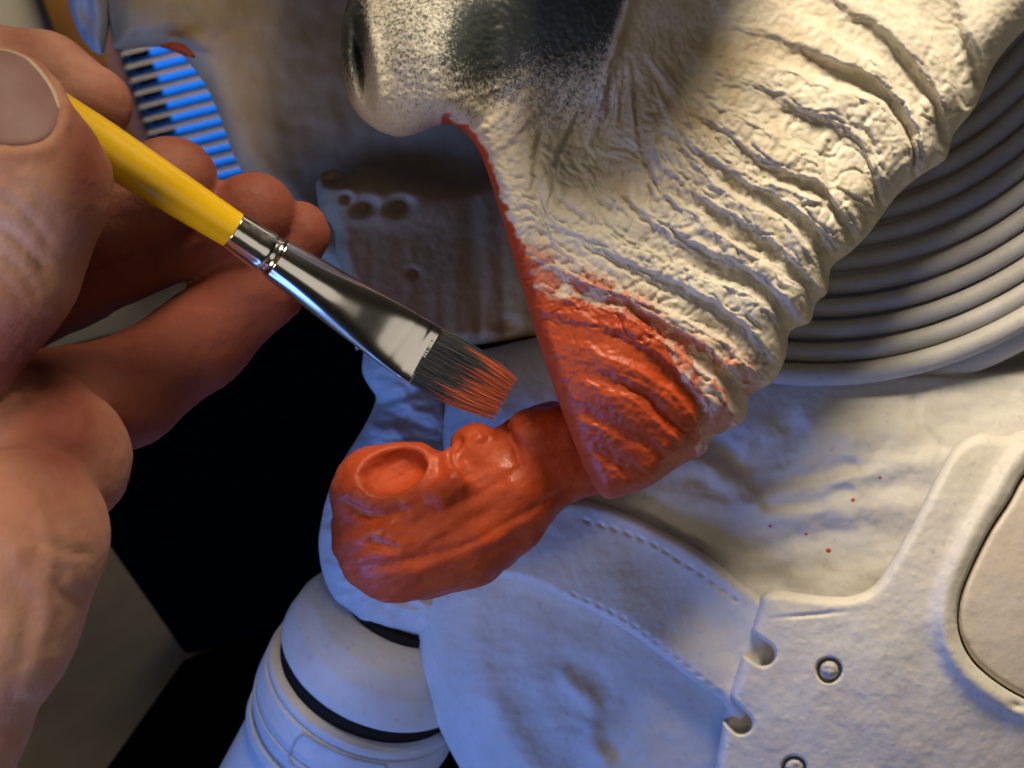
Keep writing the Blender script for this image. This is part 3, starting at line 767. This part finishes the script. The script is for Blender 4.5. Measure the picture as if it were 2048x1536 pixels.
# ---- sleeve behind the painted snout --------------------------------------------------
SLEEVE = [(712, 700), (728, 690), (724, 742), (740, 775), (752, 796), (738, 835), (712, 880), (684, 925), (655, 990), (640, 1060), (638, 1100), (648, 1155), (676, 1212), (730, 1258), (800, 1276), (880, 1280),
          (930, 1200), (930, 900), (905, 780), (890, 690), (800, 640), (715, 640)]
def sleeve_depth(px, py, s):
    d = 233 - 4 * sstep(800, 1230, py)
    d = d + 1.5 * fbm(px / 70, py / 40, 1.2, 3) + 2.2 * gauss(px, py, 800, 790, 90, 12, -18) + 1.6 * gauss(px, py, 850, 850, 40, 90, 8)
    return d
V, Q, at = relief(SLEEVE, sleeve_depth, step=4, R=80, E=14, thick=22, Rb=90)
link("sleeve", mesh_from("sleeve", V, Q), fig, M_body)
# ---- ribbed gauntlet -----------------------------------------------------------------
A0, B0 = C(832, 1150, 243), C(612, 1625, 274)
def gaunt(name, prof, mat, parent=fig):
    ax = (B0 - A0); L = np.linalg.norm(ax); T = ax / L
    s0 = np.array([p[0] for p in prof]); r0 = np.array([p[1] for p in prof])
    pts = A0 + (s0 / 523.0)[:, None] * ax
    V, Q = tube(pts + np.arange(len(pts))[:, None] * T * 1e-5, r0 * (A0[2] * -1 + s0 * 0.059) / F, r0 * (A0[2] * -1 + s0 * 0.059) / F, 72)
    px, py, dd = topx(V); V = V + (0.12 * fbm(px / 26, py / 26, 3.0, 3))[:, None] * np.array([0, 0, 1])
    return link(name, mesh_from(name, V, Q), parent, mat)
def prof(*P, n=6):
    o = []
    for (a, b), (c, d) in zip(P[:-1], P[1:]):
        for i in range(n): o.append((a + (c - a) * i / n, b + (d - b) * i / n))
    return o + [P[-1]]
gaunt("cuff_core", prof((58, 112), (55, 134), (62, 150), (80, 174), (110, 194), (145, 202), (160, 202), (166, 196), (168, 182)), M_body)
gaunt("seal_ring", prof((40, 118), (42, 128), (54, 128), (57, 118), n=3), M_dark)  # dark rings standing in for shade in the cuff grooves
gaunt("seal_ring", prof((166, 176), (170, 189), (198, 189), (202, 176), n=3), M_dark)
cuff = gaunt("cuff", prof((194, 182), (193, 198), (198, 206), (206, 208), (208, 204), (214, 204), (216, 208), (262, 208), (264, 204), (270, 204), (272, 207), (290, 203), (300, 197), (304, 191), (308, 192), (312, 200), (330, 199), (337, 190), (339, 172)), M_body)
gaunt("forearm", prof((325, 165), (330, 186), (420, 190), (530, 196), (700, 200)), M_body)
axn = (B0 - A0) / np.linalg.norm(B0 - A0)
def on_gaunt(s, perp, r, off=0.0):
    """point on the gauntlet's near side: s along the axis, perp across it (px), r its radius (px)"""
    c = A0 + s / 523.0 * (B0 - A0); e = np.cross(np.array([0, 0, 1.0]), axn); e /= np.linalg.norm(e); u = np.cross(e, axn)
    if u[2] < 0: u = -u
    k = 258 / F; x = np.clip(perp / r, -1, 1)
    return c + e * x * (r * k + off) + u * math.sqrt(1 - x * x) * (r * k + off)
for cc in (-1,):
    loop = []
    for s_, p_ in ((222, -62), (222, -20), (222, 40), (222, 96), (240, 104), (275, 104), (284, 96), (284, 40), (284, -20), (284, -62), (275, -72), (240, -72), (222, -62)):
        loop.append(on_gaunt(s_ - 2, p_, 207, 0.0))
    V, Q = tube(np.array([loop[i] + (loop[i + 1] - loop[i]) * t for i in range(len(loop) - 1) for t in (0, .25, .5, .75)] + [loop[-1]]), 0.35, 0.35, 8)
    link("cuff_badge", mesh_from("cuff_badge", V, Q), cuff, M_ring)
for i in range(3):
    for p_ in (-118,):
        c = on_gaunt(370 + i * 44 + (p_ + 150) * 0.05, p_, 191, 0.0); n_ = np.array([0, 0, 1.0])
        V, Q = tube(np.array([c - 0.25 * n_, c + 0.22 * n_]), [0.55, 0.45], [0.55, 0.45], 10, side=np.array([0, 1.0, 0]))
        link("eyelet", mesh_from("eyelet", V, Q), fig, M_dark)
# lower torso carries the figure down to the desk
tb = Wd(C(1500, 1500, 262)); 
def torso():
    rings = []
    for z, rx, ry in ((0.0, 0.062, 0.048), (0.01, 0.062, 0.048), (0.05, 0.055, 0.04), (0.095, 0.05, 0.03)):
        for k in range(24):
            t = k / 24 * 2 * math.pi; rings.append((tb[0] + 0.01 + rx * math.cos(t), tb[1] + 0.02 + ry * math.sin(t), z + 0.0045))
    q = [(i * 24 + k, i * 24 + (k + 1) % 24, (i + 1) * 24 + (k + 1) % 24, (i + 1) * 24 + k) for i in range(3) for k in range(24)]
    me = mesh_from("torso", np.array(rings), np.array(q), world=True); link("torso", me, fig, M_body)
torso()
# ---- painted curled snout -----------------------------------------------------------
def knob(P):
    f = chain_sdf(P, [(1215, 905, 197, 84), (1110, 905, 194, 94), (1010, 965, 191, 104)], 3)
    f = smin(f, chain_sdf(P, [(1010, 985, 191, 104), (890, 1030, 190, 118), (800, 1060, 190, 136)], 3), 3)
    f = smin(f, chain_sdf(P, [(757, 987, 187, 97), (815, 980, 187, 97)], 2), 1.2)
    f = smin(f, chain_sdf(P, [(800, 1090, 190, 108), (930, 1085, 190, 84), (1020, 1055, 192, 60)], 3), 3)
    f = smin(f, chain_sdf(P, [(952, 900, 188, 54), (972, 950, 187, 46)], 2), 0.7)
    f = smin(f, chain_sdf(P, [(1066, 868, 188, 52), (1120, 860, 190, 50)], 2), 0.8)
    f = smin(f, chain_sdf(P, [(850, 1165, 192, 36), (960, 1128, 192, 40)], 2), 1.5)
    f = smin(f, chain_sdf(P, [(1000, 1110, 194, 32), (1050, 1062, 194, 28)], 2), 0.8)
    for L in ([(830, 1135, 182, 16), (960, 1075, 182, 16), (1090, 1000, 187, 14)], [(880, 985, 180, 20), (912, 965, 181, 20), (900, 915, 184, 18)]):
        f = smin(f, chain_sdf(P, L, 1), 2.2)
    q = P - C(776, 938, 179.8)
    rx = q[..., 0] * 0.98 + q[..., 1] * 0.17; ry = q[..., 1] * 0.98 - q[..., 0] * 0.17
    pit = np.sqrt((rx / 5.8) ** 2 + (ry / 4.0) ** 2 + ((q[..., 2] + 0.45 * rx) / 5.4) ** 2)
    f = smax(f, -(pit - 1) * 3.9, 0.9)
    q = P - C(966, 874, 183.0)
    pit = np.sqrt((q[..., 0] / 2.4) ** 2 + (q[..., 1] / 1.7) ** 2 + (q[..., 2] / 2.2) ** 2)
    f = smax(f, -(pit - 1) * 1.8, 0.4)
    f = smin(f, np.linalg.norm(P - C(956, 880, 185.2), axis=-1) - 1.3, 0.5)
    return f
lo = C(640, 1215, 210); hi = C(1260, 780, 165)
V, Q = sdf_mesh(knob, [min(lo[0], C(640, 0, 210)[0]), lo[1], -212], [C(1260, 0, 210)[0], C(0, 780, 200)[1], -168], 0.42)
px, py, dd = topx(V); nn = vnormals(V, Q)
kc = np.zeros(len(px))
for L, w_, a_ in (([(690, 1008), (740, 1034), (800, 1024)], 12, .5), ([(700, 1140), (800, 1125), (920, 1095), (1040, 1035), (1150, 970)], 12, .35),
                  ([(905, 1010), (960, 990), (1030, 940)], 9, .25), ([(918, 880), (908, 915), (935, 950)], 8, .5), ([(1010, 850), (1030, 890), (1045, 930)], 9, .5), ([(745, 1085), (790, 1098)], 9, .4)):
    kc = kc + 1.5 * a_ * np.exp(-(line_dist(px, py, smooth_poly(L, 4, False)) / w_) ** 2)
V = V + nn * (0.36 * fbm((px * 0.55 + py) / 52, (px - 0.5 * py) / 170, 2.0, 3) + 0.10 * fbm(px / 24, py / 24, dd / 3, 3) - kc * (nn[:, 2] > 0.1))[:, None]
knob_o = link("curled_snout", mesh_from("curled_snout", V, Q), fig, M_orange)
knob_o['label'] = "glossy orange knobbly snout tip with two round pits"

# ================================================================== PAINTBRUSH
brush = empty("paintbrush", tuple(C(470, 462, 155.5)), "flat paintbrush with yellow handle and silver ferrule, its bristles loaded with orange paint", "paintbrush")
def lerp(p, q, t): return tuple(np.array(p) * (1 - t) + np.array(q) * t)
def axis_pts(knots, n):
    k = np.array(knots, float); t = np.linspace(0, len(k) - 1, n)
    return np.stack([np.interp(t, range(len(k)), k[:, i]) for i in range(k.shape[1])], 1)
hp = axis_pts([(-420, -118, 133, 40), (-100, 92, 141, 47), (195, 285, 149, 50), (330, 373, 152, 45), (472, 464, 156, 37.5)], 60)
V, Q = tube(C(hp[:, 0], hp[:, 1], hp[:, 2]), hp[:, 3] * hp[:, 2] / F, hp[:, 3] * hp[:, 2] / F, 40)
link("handle", mesh_from("handle", V, Q), brush, M_yellow)
fk = [(466, 460, 155.8, 39.5, 39.5, 2), (480, 469, 156.2, 40.5, 40.5, 2), (510, 489, 157, 42, 42, 2), (530, 502, 157.5, 43, 43, 2), (536, 506, 157.7, 40.5, 40.5, 2), (542, 510, 157.8, 40.5, 40.5, 2), (548, 514, 158, 44.5, 44.5, 2),
      (600, 548, 159.4, 48, 45, 2), (660, 588, 161, 53, 40, 2.1), (715, 624, 162.5, 58, 31, 2.3), (760, 653, 163.7, 61, 22, 2.8), (800, 679, 164.7, 63.5, 17, 3.4), (830, 699, 165.5, 65, 15, 3.6), (851, 712, 166, 65.5, 14, 3.6)]
fk = np.array(fk, float)
tt = np.linspace(0, len(fk) - 1, 120); fi = np.stack([np.interp(tt, range(len(fk)), fk[:, i]) for i in range(6)], 1)
for i in range(3, 6): fi[:, i] = np.convolve(np.pad(fi[:, i], 3, 'edge'), np.ones(7) / 7, 'valid')
sc_ = fi[:, 2] / F
V, Q = tube(C(fi[:, 0], fi[:, 1], fi[:, 2]), fi[:, 3] * sc_, fi[:, 4] * sc_, 56, power=fi[:, 5])
link("ferrule", mesh_from("ferrule", V, Q), brush, M_metal)
# bristles: a dense core and separate hairs laid on it, one part
def hair_uv(u, v, w_):
    """u across (-1..1), v along (0..1), w through thickness (-1..1)"""
    cx, cy, cd_ = 847 + (1009 - 847) * v, 709 + (797 - 709) * v, 165.8 + 5 * v
    half = 63 + 3 * math.sin(min(v, .6) * 2.6) * (1 if u > 0 else 1) - 18 * v ** 2
    nx_, ny_ = 0.478, -0.878
    th_ = (13 - 9.5 * v) * w_
    vv = v
    return cx + nx_ * half * u * (1 if u > 0 else 1), cy + ny_ * half * u, cd_ + th_ * 170 / F
Vb, Qb, Pa = [], [], []
rs = np.random.RandomState(5)
nh = 620
for h in range(nh):
    u = rs.uniform(-1, 1); ww = rs.choice([-1, 1]) * math.sqrt(max(0, 1 - abs(u) ** 3)) * rs.uniform(0.75, 1.05)
    L = 1.02 - 0.20 * rs.rand() ** 2; du = rs.normal(0, .06); r = rs.uniform(0.07, 0.12)
    k0 = len(Vb); nseg = 6
    for i in range(nseg + 1):
        v = i / nseg * L
        x, y, d = hair_uv(np.clip(u + du * v, -1.03, 1.03), v, ww * (1 + 0.25 * rs.normal() * v))
        p = C(x, y, d); rr = r * (1 - 0.75 * (i / nseg) ** 3)
        for a_ in range(4):
            an = a_ * math.pi / 2
            Vb.append(p + np.array([0.478 * math.cos(an), 0.878 * math.cos(an), math.sin(an)]) * rr)
            edge = 0.60 - 0.28 * sstep(0.1, -0.9, u) + 0.34 * fbm(u * 5, 0.3, 1.0, 3) + 0.05 * math.sin(h * 12.9898)
            Pa.append(float(sstep(edge - .03, edge + .03, v)))
    for i in range(nseg):
        for a_ in range(4):
            Qb.append((k0 + i * 4 + a_, k0 + i * 4 + (a_ + 1) % 4, k0 + i * 4 + 4 + (a_ + 1) % 4, k0 + i * 4 + 4 + a_))
# core
nu, nv = 28, 14; k0 = len(Vb)
for j in range(nv + 1):
    v = j / nv * 0.86
    for i in range(nu):
        an = i / nu * 2 * math.pi; u = math.cos(an); ww = math.copysign(abs(math.sin(an)) ** .7, math.sin(an)) * 0.8
        x, y, d = hair_uv(u * 0.97, v, ww); Vb.append(C(x, y, d))
        edge = 0.62 - 0.28 * sstep(0.1, -0.9, u) + 0.34 * fbm(u * 5, 0.3, 1.0, 3)
        Pa.append(float(sstep(edge - .05, edge + .05, v)))
for j in range(nv):
    for i in range(nu): Qb.append((k0 + j * nu + i, k0 + j * nu + (i + 1) % nu, k0 + (j + 1) * nu + (i + 1) % nu, k0 + (j + 1) * nu + i))
m, nt, b = new_mat("bristle_hair")
pc = attr(nt, 'paint')
hn = noise_node(nt, 900, 3)
dark = mix(nt, hn.outputs[0], (0.030, 0.032, 0.034), (0.075, 0.078, 0.085))
nt.links.new(mix(nt, pc, dark, (0.52, 0.12, 0.055)), b.inputs['Base Color']); b.inputs['Roughness'].default_value = 0.42
link("bristles", mesh_from("bristles", np.array(Vb), np.array(Qb), {'paint': np.array(Pa)}), brush, m)

# ================================================================== HAND
hand = empty("person", tuple(C(60, 1250, 139)), "bare hand pinching the yellow brush handle between thumb and bent fingers", "person")
THUMB = [(-8, 238, 140, 140), (20, 362, 140, 183), (-36, 520, 142, 180), (-240, 800, 148, 195)]
def thumb_f(P): return chain_sdf(P, THUMB, 3)
def hand_f(P):
    th = thumb_f(P)
    ind = chain_sdf(P, [(184, 208, 159, 77), (85, 168, 159, 99), (-60, 152, 158, 108), (-320, 260, 156, 118)], 2)
    mid = chain_sdf(P, [(342, 365, 166, 92), (215, 420, 168, 100), (0, 520, 172, 104), (-240, 640, 172, 120)], 2)
    rin = chain_sdf(P, [(508, 428, 169, 84), (370, 480, 172, 72), (150, 575, 176, 74), (-150, 700, 174, 110)], 2)
    pin = chain_sdf(P, [(594, 468, 173, 66), (520, 565, 174, 88), (400, 682, 174, 94), (250, 785, 172, 108), (50, 830, 165, 130)], 2)
    palm = chain_sdf(P, [(-230, 640, 186, 150), (-140, 840, 180, 165), (-60, 1000, 160, 180)], 4)
    mound = chain_sdf(P, [(-20, 900, 159, 135), (55, 900, 156, 160), (105, 918, 152, 152)], 2)
    wr = chain_sdf(P, [(32, 1078, 139, 180), (-40, 1250, 139, 172), (-150, 1460, 140, 176), (-300, 1740, 141, 186)], 4)
    f = smin(smin(ind, mid, 0.5), smin(rin, pin, 0.3), 0.4)
    f = smin(f, palm, 4.0)
    f = smin(f, mound, 2.0)
    f = smin(f, th, 2.0) if False else smin(f, smin(th, palm, 6.0), 0.6)
    return smin(f, wr, 1.8)
V, Q = sdf_mesh(hand_f, [-88, -58, -196], [-22, 54, -118], 0.72)
px, py, dd = topx(V); nn = vnormals(V, Q)
NAIL = [(62, 118), (100, 165), (119, 215), (112, 255), (88, 282), (45, 293), (-10, 288), (-80, 262), (-130, 200), (-120, 130), (-70, 98), (-10, 96), (30, 102)]
NP = smooth_poly(NAIL, 4)
fr_ = (nn[:, 2] > 0.05) & (dd < 146)
sdn = sd_poly(px, py, NP)
disp = np.where(fr_, 0.45 * np.exp(-((sdn - 12) / 14) ** 2) - 0.5 * sstep(4, -8, sdn), 0)
KL = [([(-80, 330), (0, 352), (60, 385), (110, 440)], 10, .35), ([(-80, 372), (0, 398), (50, 430), (95, 490)], 11, .55), ([(-80, 430), (0, 455), (50, 495), (85, 535)], 12, .6), ([(-80, 485), (0, 512), (45, 550), (70, 590)], 10, .5),
      ([(-60, 540), (0, 562), (40, 600)], 10, .4)]
for L, w_, a_ in KL:
    disp = disp - np.where(fr_ & (px < 200), 0.62 * a_ * np.exp(-(line_dist(px, py, smooth_poly(L, 4, False)) / w_) ** 2), 0)
wl = [([(-20, 1010), (40, 1060), (110, 1095), (170, 1105)], 9, .4), ([(-20, 1045), (50, 1100), (130, 1140)], 7, .25), ([(70, 1010), (100, 1100), (90, 1230), (50, 1380)], 18, -.35), ([(0, 990), (60, 1060), (110, 1150)], 22, .35), ([(60, 1130), (120, 1180), (150, 1200)], 16, .3), ([(-40, 1060), (20, 1140), (60, 1240), (40, 1400)], 26, .35)]
for L, w_, a_ in wl:
    disp = disp - np.where((nn[:, 2] > 0) & (py > 950), a_ * np.exp(-(line_dist(px, py, smooth_poly(L, 4, False)) / w_) ** 2), 0)
disp = disp + 0.12 * fbm(px / 60, py / 60, dd / 8, 3) + 0.07 * fbm(px / 18, py / 12, dd / 3, 2)
V = V + nn * disp[:, None]
red_shade = np.maximum.reduce([gauss(px, py, 170, 330, 60, 170), 0.6 * gauss(px, py, 200, 210, 80), 0.95 * sstep(152, 165, dd), 0.5 * gauss(px, py, 70, 100, 110, 40, 40), 1.1 * gauss(px, py, 130, 850, 130, 150), 0.9 * gauss(px, py, 60, 700, 160, 90)])  # skin redness, with shade painted into the deeper fingers and palm mound
red_shade = np.clip(red_shade, 0, 1)
pale = np.maximum.reduce([0.8 * gauss(px, py, 20, 470, 90, 110, 35) * fr_, 0.45 * sstep(1000, 1300, py)])  # pale knuckles; wrist lightened in colour to stand in for light
body = link("hand", mesh_from("hand", V, Q, {'red': red_shade, 'pale': pale}), hand, M_skin)
V, Q, at = relief(NAIL, lambda px, py, s: front_depth(thumb_f, px, py, 124) - 0.05, step=5, R=12, E=0.35, thick=0.6, Rb=10)
nail = link("thumb_nail", mesh_from("thumb_nail", V, Q), hand, M_nail)
EDGE = [(-60, 94), (0, 90), (38, 98), (66, 114), (104, 162), (122, 208), (116, 214), (96, 170), (60, 125), (32, 108), (-4, 100), (-60, 104)]
V, Q, at = relief(EDGE, lambda px, py, s: front_depth(thumb_f, px, py, 124) - 0.12, step=3, R=5, E=0.2, thick=0.4, Rb=5)
link("nail_edge", mesh_from("nail_edge", V, Q), nail, M_nailtip)
